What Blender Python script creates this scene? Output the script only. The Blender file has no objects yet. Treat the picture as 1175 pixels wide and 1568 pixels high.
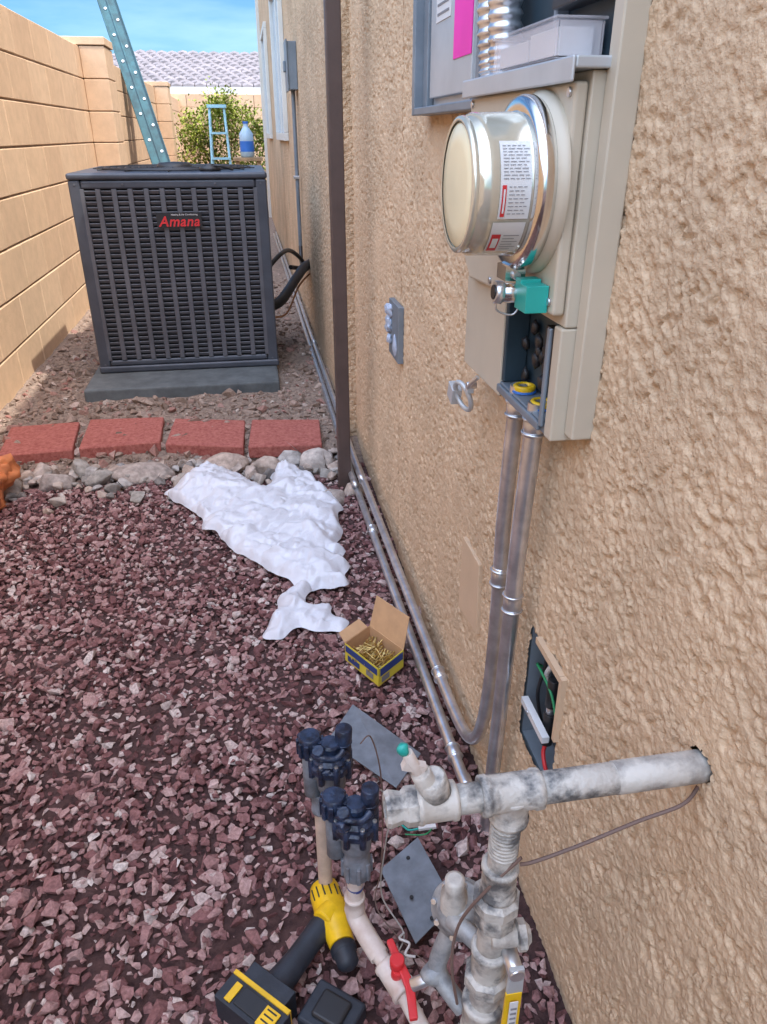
import bpy, bmesh, math, random
import numpy as np
from mathutils import Vector, Matrix, noise as mn
from mathutils.geometry import delaunay_2d_cdt
random.seed(7); rng=np.random.default_rng(7)
C=bpy.context.scene.collection
# ---------------------------------------------------------------- materials
def mat(name,col,rough=.6,metal=0.,var=.15,vscale=8.,bump=0.,bscale=60.,col2=None,island=False,trans=0.,spec=.5,detail=4,alpha=None,ramp=None,p0=.36,p1=.64):
    m=bpy.data.materials.new(name); m.use_nodes=True
    nt=m.node_tree; b=nt.nodes["Principled BSDF"]; L=nt.links
    tc=nt.nodes.new("ShaderNodeTexCoord")
    nz=nt.nodes.new("ShaderNodeTexNoise"); nz.inputs["Scale"].default_value=vscale; nz.inputs["Detail"].default_value=detail; nz.inputs["Roughness"].default_value=.6
    L.new(tc.outputs["Object"],nz.inputs["Vector"])
    rp=nt.nodes.new("ShaderNodeValToRGB")
    if col2 is None:
        c1=[max(0,c*(1-var)) for c in col]; c2=[min(1,c*(1+var)) for c in col]
    else: c1,c2=col,col2
    rp.color_ramp.elements[0].position=p0; rp.color_ramp.elements[1].position=p1
    rp.color_ramp.elements[0].color=(*c1,1); rp.color_ramp.elements[1].color=(*c2,1)
    L.new(nz.outputs["Fac"],rp.inputs["Fac"])
    out=rp.outputs["Color"]
    if island:
        g=nt.nodes.new("ShaderNodeNewGeometry")
        r2=nt.nodes.new("ShaderNodeValToRGB")
        els=ramp; e=r2.color_ramp.elements
        while len(e)<len(els): e.new(.5)
        for i,(p,c) in enumerate(els): e[i].position=p; e[i].color=(*c,1)
        L.new(g.outputs["Random Per Island"],r2.inputs["Fac"])
        mx=nt.nodes.new("ShaderNodeMix"); mx.data_type='RGBA'; mx.blend_type='MULTIPLY'; mx.inputs[0].default_value=1
        L.new(r2.outputs["Color"],mx.inputs[6]); L.new(out,mx.inputs[7]); out=mx.outputs[2]
    L.new(out,b.inputs["Base Color"])
    b.inputs["Roughness"].default_value=rough; b.inputs["Metallic"].default_value=metal
    b.inputs["Specular IOR Level"].default_value=spec
    if trans: b.inputs["Transmission Weight"].default_value=trans
    if alpha is not None: b.inputs["Alpha"].default_value=alpha
    if bump:
        n2=nt.nodes.new("ShaderNodeTexNoise"); n2.inputs["Scale"].default_value=bscale; n2.inputs["Detail"].default_value=6
        L.new(tc.outputs["Object"],n2.inputs["Vector"])
        bp=nt.nodes.new("ShaderNodeBump"); bp.inputs["Strength"].default_value=1; bp.inputs["Distance"].default_value=bump
        L.new(n2.outputs["Fac"],bp.inputs["Height"]); L.new(bp.outputs[0],b.inputs["Normal"])
    return m
STU=(.62,.455,.30)
M_stucco=mat("stucco",STU,.95,var=.09,vscale=5,bump=.0022,bscale=300,spec=.2,detail=7)
M_patch=mat("stucco_smooth",(.62,.455,.305),.9,var=.05,vscale=6,bump=.0006,bscale=200,spec=.2)
M_steel=mat("galvanized",(.66,.67,.69),.30,.85,var=.16,vscale=25,bump=.0002,bscale=90)
M_chrome=mat("steel_bright",(.76,.75,.73),.16,1.,var=.06,vscale=12)
M_beige=mat("enclosure_beige",(.54,.475,.37),.42,.05,var=.06,vscale=5,bump=.0002,bscale=40)
M_gray=mat("sheet_gray",(.20,.235,.27),.42,.2,var=.12,vscale=9)
M_ltgray=mat("sheet_light_gray",(.50,.52,.53),.4,.3,var=.08,vscale=6)
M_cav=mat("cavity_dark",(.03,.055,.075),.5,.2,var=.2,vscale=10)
M_black=mat("black_plastic",(.018,.018,.02),.45,var=.2)
M_brown=mat("post_brown",(.085,.056,.048),.5,var=.12,vscale=10,bump=.0003,bscale=60)
M_acd=mat("ac_dark",(.065,.074,.092),.38,.1,var=.14,vscale=7)
M_acl=mat("ac_louver",(.11,.115,.13),.4,.1,var=.15,vscale=7)
M_acin=mat("ac_inside",(.010,.011,.013),.8,var=.2)
M_pad=mat("pad_gray",(.11,.125,.13),.85,var=.25,vscale=9,bump=.001,bscale=120,detail=7)
M_red=mat("red_plastic",(.62,.03,.035),.4,var=.1)
M_white=mat("white_plastic",(.72,.71,.70),.45,var=.05)
M_cream=mat("cream_face",(.84,.75,.50),.3,var=.05,vscale=4)
M_glassm=mat("meter_shell",(.62,.59,.48),.12,.5,var=.12,vscale=9)
M_label=mat("label_white",(.70,.70,.69),.5,var=.04)
M_text=mat("label_text",(.22,.22,.23),.6,var=.1)
M_teal=mat("teal_tag",(.02,.38,.32),.4,var=.1)
M_pink=mat("pink_sticker",(.88,.03,.42),.5,var=.05)
M_yel=mat("yellow_plastic",(.78,.48,.01),.4,var=.12,vscale=30,bump=.0003,bscale=200)
M_navy=mat("navy_primer",(.007,.010,.022),.35,vscale=55,bump=.0018,bscale=120,col2=(.028,.045,.09))
M_dark=mat("charcoal_rubber",(.02,.025,.035),.55,var=.2,vscale=40,bump=.0004,bscale=300)
M_vgray=mat("valve_gray",(.18,.195,.22),.5,var=.25,vscale=40,bump=.0006,bscale=120)
M_pvc=mat("pvc_aged",(.56,.43,.34),.5,var=.14,vscale=30,bump=.0004,bscale=90)
M_pvcw=mat("pvc_white",(.66,.59,.53),.45,col2=(.52,.41,.35),vscale=22,bump=.0004,bscale=90)
M_gal=mat("painted_pipe",(.12,.12,.12),.6,.1,col2=(.54,.51,.46),vscale=30,bump=.0022,bscale=120,detail=8,p0=.38,p1=.53)
M_galp=mat("pipe_beige",(.28,.255,.23),.55,.1,col2=(.56,.52,.46),vscale=26,bump=.0012,bscale=110,detail=8,p0=.38,p1=.55)
M_reg=mat("regulator_gray",(.20,.21,.22),.5,.2,col2=(.44,.44,.43),vscale=34,bump=.001,bscale=90,detail=7)
M_card=mat("cardboard",(.54,.33,.175),.85,var=.08,vscale=20)
M_boxy=mat("box_yellow",(.74,.62,.06),.5,var=.05)
M_boxb=mat("box_blue",(.03,.06,.22),.5,var=.1)
M_brass=mat("brass_screws",(.60,.45,.18),.3,.9,var=.2,vscale=100)
M_wire=mat("wire_gray",(.45,.43,.40),.5,var=.1)
M_wireb=mat("wire_brown",(.17,.11,.09),.6,var=.1)
M_green=mat("wire_green",(.02,.25,.09),.4,var=.1)
M_paver=mat("paver_red",(.27,.075,.06),.9,col2=(.46,.17,.14),vscale=70,bump=.003,bscale=170,detail=8,spec=.25,p0=.32,p1=.68)
M_rock=mat("river_rock",(.55,.55,.55),.85,col2=(1,1,1),vscale=34,bump=.005,bscale=60,island=True,spec=.3,detail=8,
   ramp=[(0,(.22,.20,.19)),(.3,(.42,.39,.35)),(.5,(.58,.46,.38)),(.7,(.33,.325,.32)),(.85,(.66,.61,.56)),(1,(.50,.38,.31))])
M_grav=mat("lava_gravel",(.60,.56,.56),.8,col2=(1.,.97,.97),vscale=170,bump=.0014,bscale=400,island=True,spec=.4,
   ramp=[(0,(.11,.045,.045)),(.20,(.23,.103,.10)),(.48,(.345,.188,.178)),(.72,(.46,.295,.275)),(.91,(.56,.425,.39)),(1,(.70,.635,.585))])
M_peb=mat("dirt_pebbles",(.7,.7,.7),.9,col2=(1,1,1),vscale=120,island=True,spec=.2,
   ramp=[(0,(.18,.13,.10)),(.4,(.32,.235,.185)),(.7,(.43,.335,.275)),(.9,(.34,.17,.14)),(1,(.60,.53,.46))])
M_bag=mat("white_bag",(.64,.66,.71),.30,var=.015,spec=.5,bump=.005,bscale=30)
M_block=mat("cmu_block",(.88,.88,.88),.95,col2=(1,1,1),vscale=14,bump=.0022,bscale=150,island=True,spec=.15,detail=7,
   ramp=[(0,(.62,.435,.285)),(.5,(.67,.475,.31)),(1,(.70,.505,.335))])
M_mortar=mat("mortar",(.27,.18,.12),.95,var=.1)
M_orange=mat("orange_bag",(.74,.26,.10),.5,var=.12,vscale=20)
M_ladder=mat("ladder_green",(.018,.085,.10),.4,.1,var=.3,vscale=12)
M_alum=mat("ladder_alu",(.5,.52,.52),.35,.8,var=.1)
M_ltblue=mat("stepladder_blue",(.34,.62,.72),.45,var=.08)
M_tile=mat("roof_tile",(.25,.225,.23),.85,var=.18,vscale=2)
M_leaf=mat("leaves",(.12,.19,.022),.6,col2=(.42,.46,.07),vscale=5,spec=.3)
M_bark=mat("bark",(.16,.12,.07),.9,var=.2)
M_win=mat("window_glass",(.30,.42,.55),.08,0,var=.05,spec=.8)
M_frame=mat("window_frame",(.64,.64,.60),.5,var=.04)
M_tub=mat("clear_tub",(.82,.78,.80),.2,var=.04,alpha=.32)
M_blue=mat("blue_label",(.03,.15,.50),.5,var=.1)
M_jug=mat("jug_plastic",(.45,.62,.75),.2,var=.05,alpha=.85)
M_putty=mat("putty_blue",(.38,.44,.54),.7,var=.15,vscale=60,bump=.001,bscale=90)
M_plate=mat("plate_gray",(.17,.19,.215),.45,.2,var=.2,vscale=25,bump=.0003,bscale=90,detail=7)
M_wood=mat("wood",(.36,.24,.13),.8,var=.2,vscale=12)
M_copper=mat("copper",(.60,.30,.16),.3,.9,var=.1)

# ---------------------------------------------------------------- mesh builder
def frame(d):
    d=Vector(d).normalized(); a=Vector((0,0,1)) if abs(d.z)<.9 else Vector((1,0,0))
    u=d.cross(a).normalized(); v=d.cross(u).normalized(); return d,u,v
class MB:
    def __init__(s): s.V=[];s.F=[];s.M=[];s.S=[];s.mats=[]
    def mi(s,m):
        if m not in s.mats: s.mats.append(m)
        return s.mats.index(m)
    def add(s,v,f,m,smooth=False):
        o=len(s.V); s.V+= [tuple(p) for p in v]; k=s.mi(m)
        for q in f: s.F.append(tuple(i+o for i in q)); s.M.append(k); s.S.append(smooth)
    def box(s,c,sz,m,R=None):
        c=Vector(c); v=[]
        for x in(-.5,.5):
            for y in(-.5,.5):
                for z in(-.5,.5):
                    p=Vector((x*sz[0],y*sz[1],z*sz[2]))
                    if R is not None: p=R@p
                    v.append(c+p)
        s.add(v,[(0,1,3,2),(4,6,7,5),(0,4,5,1),(2,3,7,6),(0,2,6,4),(1,5,7,3)],m)
    def bb(s,x0,x1,y0,y1,z0,z1,m): s.box(((x0+x1)/2,(y0+y1)/2,(z0+z1)/2),(x1-x0,y1-y0,z1-z0),m)
    def prism(s,pts,ext,m):
        n=len(pts); e=Vector(ext); v=[Vector(p) for p in pts]+[Vector(p)+e for p in pts]
        f=[tuple(range(n))[::-1],tuple(range(n,2*n))]+[(i,(i+1)%n,n+(i+1)%n,n+i) for i in range(n)]
        s.add(v,f,m)
    def tube(s,path,r,m,n=14,cap=True):
        P=[Vector(p) for p in path]; k=len(P); R=r if isinstance(r,(list,tuple)) else [r]*k
        T=[(P[min(i+1,k-1)]-P[max(i-1,0)]).normalized() for i in range(k)]
        _,u,_=frame(T[0]); V=[]
        for i in range(k):
            u=(u-T[i]*u.dot(T[i])).normalized(); w=T[i].cross(u)
            for j in range(n):
                a=2*math.pi*j/n; V.append(P[i]+(u*math.cos(a)+w*math.sin(a))*R[i])
        F=[(i*n+j,i*n+(j+1)%n,(i+1)*n+(j+1)%n,(i+1)*n+j) for i in range(k-1) for j in range(n)]
        s.add(V,F,m,True)
        if cap:
            s.add(V[:n],[tuple(range(n))[::-1]],m); s.add(V[-n:],[tuple(range(n))],m)
    def lathe(s,o,ax,prof,m,n=28,smooth=True,a0=0,a1=2*math.pi,cap=True):
        d,u,v=frame(ax); o=Vector(o); full=abs(a1-a0-2*math.pi)<1e-6; nn=n if full else n+1; V=[]
        for h,r in prof:
            for j in range(nn):
                a=a0+(a1-a0)*j/n; V.append(o+d*h+(u*math.cos(a)+v*math.sin(a))*r)
        F=[]
        for i in range(len(prof)-1):
            for j in range(n):
                j2=(j+1)%n if full else j+1
                F.append((i*nn+j,i*nn+j2,(i+1)*nn+j2,(i+1)*nn+j))
        s.add(V,F,m,smooth)
        if full and cap:
            if prof[0][1]>1e-4: s.add(V[:nn],[tuple(range(nn))[::-1]],m)
            if prof[-1][1]>1e-4: s.add(V[-nn:],[tuple(range(nn))],m)
    def cyl(s,a,b,r,m,n=20,r2=None):
        a=Vector(a);b=Vector(b);L=(b-a).length; r2=r if r2 is None else r2
        c=min(r,L)*.12
        s.lathe(a,b-a,[(0,r-c),(c,r),(L-c,r2),(L,r2-c)],m,n)
    def torus(s,c,ax,R,r,m,n=32,k=10):
        d,u,v=frame(ax); c=Vector(c)
        P=[c+(u*math.cos(2*math.pi*i/n)+v*math.sin(2*math.pi*i/n))*R for i in range(n)]
        V=[];F=[]
        for i in range(n):
            e=(P[i]-c).normalized()
            for j in range(k):
                a=2*math.pi*j/k; V.append(P[i]+e*math.cos(a)*r+d*math.sin(a)*r)
        for i in range(n):
            for j in range(k): F.append((i*k+j,((i+1)%n)*k+j,((i+1)%n)*k+(j+1)%k,i*k+(j+1)%k))
        s.add(V,F,m,True)
    def blob(s,c,sz,m,seed=0,amp=.25,sub=2,fr=1.5,rz=0,smooth=True):
        bm=bmesh.new(); bmesh.ops.create_icosphere(bm,subdivisions=sub,radius=1)
        R=Matrix.Rotation(rz,3,'Z'); V=[]
        for v in bm.verts:
            k=1+amp*mn.noise(v.co*fr+Vector((seed*7.3,seed*3.1,seed)))*2
            p=v.co*k; V.append(Vector(c)+R@Vector((p.x*sz[0],p.y*sz[1],p.z*sz[2])))
        F=[tuple(v.index for v in f.verts) for f in bm.faces]; bm.free()
        s.add(V,F,m,smooth)
    def hull(s,c,sz,m,rz=0,npts=16):
        bm=bmesh.new()
        for i in range(npts):
            d=Vector((random.gauss(0,1),random.gauss(0,1),random.gauss(0,1))).normalized()*random.uniform(.85,1.1); bm.verts.new(d)
        bmesh.ops.convex_hull(bm,input=bm.verts)
        bmesh.ops.delete(bm,geom=[v for v in bm.verts if not v.link_faces],context='VERTS')
        bmesh.ops.bevel(bm,geom=list(bm.edges)+list(bm.verts),offset=.10,segments=2,affect='EDGES',profile=.6)
        bm.verts.index_update(); R=Matrix.Rotation(rz,3,'Z')
        V=[Vector(c)+R@Vector((v.co.x*sz[0],v.co.y*sz[1],v.co.z*sz[2])) for v in bm.verts]
        F=[tuple(v.index for v in f.verts) for f in bm.faces]; bm.free(); s.add(V,F,m,True)
    def build(s,name,bevel=0.,seg=2,parent=None):
        me=bpy.data.meshes.new(name); me.from_pydata(s.V,[],s.F)
        for m in s.mats: me.materials.append(m)
        me.polygons.foreach_set("material_index",s.M); me.polygons.foreach_set("use_smooth",s.S)
        bm=bmesh.new(); bm.from_mesh(me); bmesh.ops.recalc_face_normals(bm,faces=bm.faces); bm.to_mesh(me); bm.free()
        me.update(); ob=bpy.data.objects.new(name,me); C.objects.link(ob)
        if bevel:
            b=ob.modifiers.new("bevel","BEVEL"); b.width=bevel; b.segments=seg; b.limit_method='ANGLE'; b.angle_limit=math.radians(50)
        if parent: ob.parent=parent
        return ob
def empty(name):
    e=bpy.data.objects.new(name,None); C.objects.link(e); return e
def spl(P,n=8):
    P=[Vector(p) for p in P]; Q=[P[0]]+P+[P[-1]]; out=[]
    for i in range(1,len(Q)-2):
        a,b,c,d=Q[i-1],Q[i],Q[i+1],Q[i+2]
        for k in range(n):
            t=k/n; out.append(.5*((2*b)+(c-a)*t+(2*a-5*b+4*c-d)*t*t+(3*b-a-3*c+d)*t**3))
    out.append(P[-1]); return out
def textmesh(txt,size,ext,M4,mb,m,shear=0,off=0.,sp=1.):
    cu=bpy.data.curves.new("t","FONT"); cu.body=txt; cu.size=size; cu.extrude=ext; cu.align_x='CENTER'; cu.align_y='CENTER'; cu.shear=shear; cu.resolution_u=4; cu.offset=off; cu.space_character=sp
    ob=bpy.data.objects.new("t",cu); C.objects.link(ob); bpy.context.view_layer.update()
    me=ob.to_mesh(); mb.add([M4@v.co for v in me.vertices],[tuple(p.vertices) for p in me.polygons],m)
    ob.to_mesh_clear(); bpy.data.objects.remove(ob)
def vnoise(x,y,seed):
    r=np.random.default_rng(seed); N=512; T=r.random((N,N))*2-1
    xi=np.floor(x).astype(int); yi=np.floor(y).astype(int); fx=x-xi; fy=y-yi
    fx=fx*fx*(3-2*fx); fy=fy*fy*(3-2*fy)
    a=T[xi%N,yi%N];b=T[(xi+1)%N,yi%N];c=T[xi%N,(yi+1)%N];d=T[(xi+1)%N,(yi+1)%N]
    return (a*(1-fx)+b*fx)*(1-fy)+(c*(1-fx)+d*fx)*fy
def sst(a,b,x):
    t=np.clip((x-a)/(b-a),0,1); return t*t*(3-2*t)
def gridmesh(name,P,nu,nv,m,keep=None,smooth=True):
    idx=np.arange(nu*nv).reshape(nu,nv)
    q=np.stack([idx[:-1,:-1],idx[1:,:-1],idx[1:,1:],idx[:-1,1:]],-1).reshape(-1,4)
    if keep is not None: q=q[keep.reshape(-1)]
    me=bpy.data.meshes.new(name); me.vertices.add(len(P)); me.vertices.foreach_set("co",P.astype(np.float32).ravel())
    me.loops.add(q.size); me.loops.foreach_set("vertex_index",q.ravel().astype(np.int32))
    me.polygons.add(len(q)); me.polygons.foreach_set("loop_start",np.arange(0,q.size,4,dtype=np.int32))
    me.polygons.foreach_set("loop_total",np.full(len(q),4,dtype=np.int32)); me.update(calc_edges=True)
    me.polygons.foreach_set("use_smooth",np.full(len(q),smooth)); me.materials.append(m); me.validate()
    ob=bpy.data.objects.new(name,me); C.objects.link(ob); return ob
def scatter(name,m,pos,rad,nvar=16,npts=11,flat=.75):
    vs=[];fs=[]
    for k in range(nvar):
        bm=bmesh.new()
        for i in range(npts):
            d=Vector((random.gauss(0,1),random.gauss(0,1),random.gauss(0,1))).normalized()*random.uniform(.75,1.1)
            bm.verts.new((d.x*1.15,d.y*.9,d.z*flat))
        bmesh.ops.convex_hull(bm,input=bm.verts)
        bmesh.ops.delete(bm,geom=[v for v in bm.verts if not v.link_faces],context='VERTS')
        bmesh.ops.triangulate(bm,faces=bm.faces); bm.verts.index_update()
        vs.append(np.array([v.co[:] for v in bm.verts])); fs.append(np.array([[v.index for v in f.verts] for f in bm.faces])); bm.free()
    V=[];F=[];o=0
    for i in range(len(pos)):
        k=rng.integers(nvar); a=rng.random()*6.283; t=rng.normal()*.4
        ca,sa,ct,s_=math.cos(a),math.sin(a),math.cos(t),math.sin(t)
        R=np.array([[ca,-sa,0],[sa,ca,0],[0,0,1]])@np.array([[1,0,0],[0,ct,-s_],[0,s_,ct]])
        sc=rad[i]*(np.array([1,1,1])+rng.normal(size=3)*.16)
        v=(vs[k]*sc)@R.T+pos[i]; V.append(v); F.append(fs[k]+o); o+=len(v)
    V=np.concatenate(V);F=np.concatenate(F)
    me=bpy.data.meshes.new(name); me.vertices.add(len(V)); me.vertices.foreach_set("co",V.astype(np.float32).ravel())
    me.loops.add(F.size); me.loops.foreach_set("vertex_index",F.ravel().astype(np.int32))
    me.polygons.add(len(F)); me.polygons.foreach_set("loop_start",np.arange(0,F.size,3,dtype=np.int32))
    me.polygons.foreach_set("loop_total",np.full(len(F),3,dtype=np.int32)); me.update(calc_edges=True)
    me.polygons.foreach_set("use_smooth",np.zeros(len(F),bool)); me.materials.append(m); me.validate()
    ob=bpy.data.objects.new(name,me); C.objects.link(ob); return ob

# ---------------------------------------------------------------- ground
xs=np.concatenate([[-90,-30,-10,-4,-2],np.arange(-1.6,.61,.03),[2,6,20,90]])
ys=np.concatenate([[-60,-10,-3,-1],np.arange(0,7.01,.03),np.arange(8,30,1.),[40,70,150]])
GX,GY=np.meshgrid(xs,ys,indexing='ij')
def hground(x,y):
    b=sst(2.85,3.25,y)*.06
    n=vnoise(x*7,y*7,1)*.010+vnoise(x*18,y*18,2)*.008+vnoise(x*40,y*40,12)*.004
    return b+n*sst(3.2,3.4,y)*(y<8)+n*.3*(y<3)*(y>0)
GZ=hground(GX,GY)
gm=bpy.data.materials.new("ground_soil"); gm.use_nodes=True; nt=gm.node_tree; b=nt.nodes["Principled BSDF"]; L=nt.links
tc=nt.nodes.new("ShaderNodeTexCoord"); sx=nt.nodes.new("ShaderNodeSeparateXYZ"); L.new(tc.outputs["Object"],sx.inputs[0])
mr=nt.nodes.new("ShaderNodeMapRange"); mr.inputs[1].default_value=2.8; mr.inputs[2].default_value=2.95; L.new(sx.outputs["Y"],mr.inputs[0])
nz=nt.nodes.new("ShaderNodeTexNoise"); nz.inputs["Scale"].default_value=45; nz.inputs["Detail"].default_value=8; nz.inputs["Roughness"].default_value=.7; L.new(tc.outputs["Object"],nz.inputs["Vector"])
def ramp2(c1,c2,src):
    r=nt.nodes.new("ShaderNodeValToRGB"); r.color_ramp.elements[0].position=.35; r.color_ramp.elements[1].position=.68
    r.color_ramp.elements[0].color=(*c1,1); r.color_ramp.elements[1].color=(*c2,1); L.new(src,r.inputs[0]); return r.outputs[0]
ra=ramp2((.035,.015,.015),(.11,.055,.05),nz.outputs["Fac"]); rb_=ramp2((.16,.115,.09),(.39,.30,.235),nz.outputs["Fac"])
mx=nt.nodes.new("ShaderNodeMix"); mx.data_type='RGBA'; L.new(mr.outputs[0],mx.inputs[0]); L.new(ra,mx.inputs[6]); L.new(rb_,mx.inputs[7])
L.new(mx.outputs[2],b.inputs["Base Color"]); b.inputs["Roughness"].default_value=.95
bp=nt.nodes.new("ShaderNodeBump"); bp.inputs["Distance"].default_value=.012; L.new(nz.outputs["Fac"],bp.inputs["Height"]); L.new(bp.outputs[0],b.inputs["Normal"])
gridmesh("ground",np.stack([GX,GY,GZ],-1).reshape(-1,3),len(xs),len(ys),gm)

# gravel
pos=[];rad=[]
s=.0172
for layer in range(2):
    X,Y=np.meshgrid(np.arange(-1.24,.40,s),np.arange(.15,2.84,s),indexing='ij')
    X=X+rng.uniform(-.5,.5,X.shape)*s; Y=Y+rng.uniform(-.5,.5,Y.shape)*s
    k=(X.ravel()<.395)
    if layer==1: k&=rng.random(X.size)<.52
    x=X.ravel()[k];y=Y.ravel()[k]
    r=np.clip(rng.lognormal(math.log(.0090),.36,len(x)),.0045,.024)
    z=(rng.uniform(-.002,.006,len(x)) if layer==0 else rng.uniform(.007,.014,len(x)))+.006*vnoise(x/.12,y/.12,77)
    pos.append(np.stack([x,y,z],-1)); rad.append(r)
scatter("red_lava_gravel",M_grav,np.concatenate(pos),np.concatenate(rad))
n=7500
x=rng.uniform(-1.22,.37,n);y=rng.uniform(2.9,7.5,n); y=2.95+(y-2.9)*rng.random(n)**.6
r=np.clip(rng.lognormal(math.log(.008),.6,n),.003,.036)
z=hground(x,y)+r*.2
k=~((x>-.90)&(x<.11)&(y>3.73)&(y<5.02))
scatter("dirt_bed_pebbles",M_peb,np.stack([x,y,z],-1)[k],r[k],npts=13)

# ---------------------------------------------------------------- house
house=empty("stucco_house")
WX=.408; HT=3.55
yy=np.concatenate([np.arange(-.3,.3,.02),np.arange(.3,1.25,.0022),np.arange(1.25,2.1,.0034),np.arange(2.1,3.101,.0055)]); yy[-1]=3.10
zz=np.concatenate([np.arange(-.08,1.75,.0025),[1.76,1.8,1.9,2.2,HT]])
YY,ZZ=np.meshgrid(yy,zz,indexing='ij')
wx_=YY+.0045*vnoise(YY/.010,ZZ/.010,31); wz_=ZZ+.0045*vnoise(YY/.010,ZZ/.010,32)
# raised lace texture cut by narrow worm-like crevices
n1=vnoise(wx_/.0105,wz_/.0115,3)*.55+vnoise(wx_/.0052+9,wz_/.0052,4)*.35+vnoise(YY/.04,ZZ/.04,5)*.25
n2=np.abs(vnoise(wx_/.013+31,wz_/.012+7,14)*.8+vnoise(wx_/.006,wz_/.006,15)*.3)
flat=sst(.15,.6,vnoise(YY/.17,ZZ/.10,6)+.25*vnoise(YY/.03,ZZ/.03,7))
h=sst(-.30,-.08,n1)*.62+.13*sst(0,.8,n1)+.25*sst(0,.14,n2); h=h*(1-.65*flat)+.65*flat
hh=-.0060*h-.0010*vnoise(YY/.0035,ZZ/.0035,8)-.0009*vnoise(YY/.007,ZZ/.007,18)-.002*vnoise(YY/.3,ZZ/.3,9)+.0044
fade=1-sst(1.7,1.76,ZZ); hh=hh*fade
P=np.stack([WX+hh,YY,ZZ],-1).reshape(-1,3)
cy=(YY[:-1,:-1]+YY[1:,1:])/2; cz=(ZZ[:-1,:-1]+ZZ[1:,1:])/2
hole=(cy>.80)&(cy<.945)&(cz>.30)&(cz<.53)
hole2=((cy-.49)**2+(cz-.680)**2)<.0188**2
w=gridmesh("near_wall",P,len(yy),len(zz),M_stucco,keep=~(hole|hole2)); w.parent=house
M_stucco2=mat("stucco_far",STU,.95,var=.12,vscale=4,spec=.2,bump=.026,bscale=52)
mb=MB(); mb.bb(.372,.9,3.10,12.95,-.1,HT,M_stucco2)
mb.build("far_wall",parent=house)
mb=MB(); mb.bb(.50,6,-3.5,3.05,-.1,HT-.01,M_stucco2); mb.bb(.92,6,3.06,12.9,-.1,HT-.01,M_stucco2); mb.bb(.42,.499,-3.5,-.31,-.1,HT-.02,M_stucco2); mb.build("wall_core",parent=house)
mb=MB(); mb.prism([(.36,-3.6,HT),(3.2,-3.6,4.4),(6.4,-3.6,HT)],(0,16.7,0),M_tile); mb.build("roof",parent=house)
mb=MB()
for (y0,y1,z0,z1) in [(6.7,8.3,1.2,2.4),(10.2,11.6,1.2,2.4)]:
    mb.bb(.335,.371,y0,y1,z0,z0+.06,M_frame); mb.bb(.335,.371,y0,y1,z1-.06,z1,M_frame)
    mb.bb(.335,.371,y0,y0+.06,z0+.061,z1-.061,M_frame); mb.bb(.335,.371,y1-.06,y1,z0+.061,z1-.061,M_frame)
    mb.bb(.350,.371,(y0+y1)/2-.025,(y0+y1)/2+.025,z0+.061,z1-.061,M_frame)
    mb.bb(.362,.370,y0+.061,(y0+y1)/2-.026,z0+.061,z1-.061,M_win); mb.bb(.362,.370,(y0+y1)/2+.026,y1-.061,z0+.061,z1-.061,M_win)
mb.build("window",bevel=.004,parent=house)
mb=MB(); mb.bb(.33,.3715,12.8,12.96,0,HT-.01,M_frame); mb.build("corner_trim",parent=house)
mb=MB(); mb.prism([(.4000,1.20,.325),(.4000,1.345,.30),(.4000,1.335,.485),(.4000,1.215,.485)],(.012,0,0),M_patch); mb.build("stucco_patch",bevel=.002,parent=house)
rb=empty("wall_junction_box")
mb=MB()
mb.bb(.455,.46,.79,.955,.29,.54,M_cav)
mb.bb(.413,.455,.785,.7995,.29,.54,M_gray); mb.bb(.413,.455,.9455,.96,.29,.54,M_gray)
mb.bb(.413,.455,.80,.945,.531,.545,M_gray); mb.bb(.413,.455,.80,.945,.285,.299,M_gray)
mb.bb(.399,.409,.792,.801,.42,.540,M_patch); mb.bb(.399,.409,.802,.90,.529,.540,M_patch)
mb.build("box",parent=rb)
mb=MB()
mb.tube(spl([(.44,.87,.525),(.428,.88,.50),(.425,.90,.46),(.43,.885,.44)]),.0045,M_white)
mb.cyl((.425,.87,.42),(.425,.87,.475),.010,M_black); mb.cyl((.425,.87,.34),(.425,.87,.405),.010,M_black)
mb.cyl((.425,.87,.405),(.425,.87,.42),.007,M_steel)
mb.box((.405,.882,.385),(.012,.10,.012),M_white); mb.cyl((.397,.90,.385),(.40,.90,.385),.004,M_steel)
mb.tube(spl([(.44,.94,.44),(.42,.93,.46),(.415,.90,.468),(.418,.86,.455),(.42,.83,.42),(.43,.82,.38)]),.0022,M_green)
mb.tube(spl([(.425,.87,.34),(.42,.865,.325),(.418,.85,.312),(.42,.84,.30)]),.0035,M_red)
mb.tube(spl([(.44,.82,.52),(.42,.825,.46),(.42,.82,.40),(.44,.815,.33)]),.0035,M_black)
mb.tube(spl([(.44,.93,.52),(.43,.92,.46),(.425,.925,.40),(.44,.93,.33)]),.003,M_black)
mb.build("wiring",parent=rb)

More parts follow.
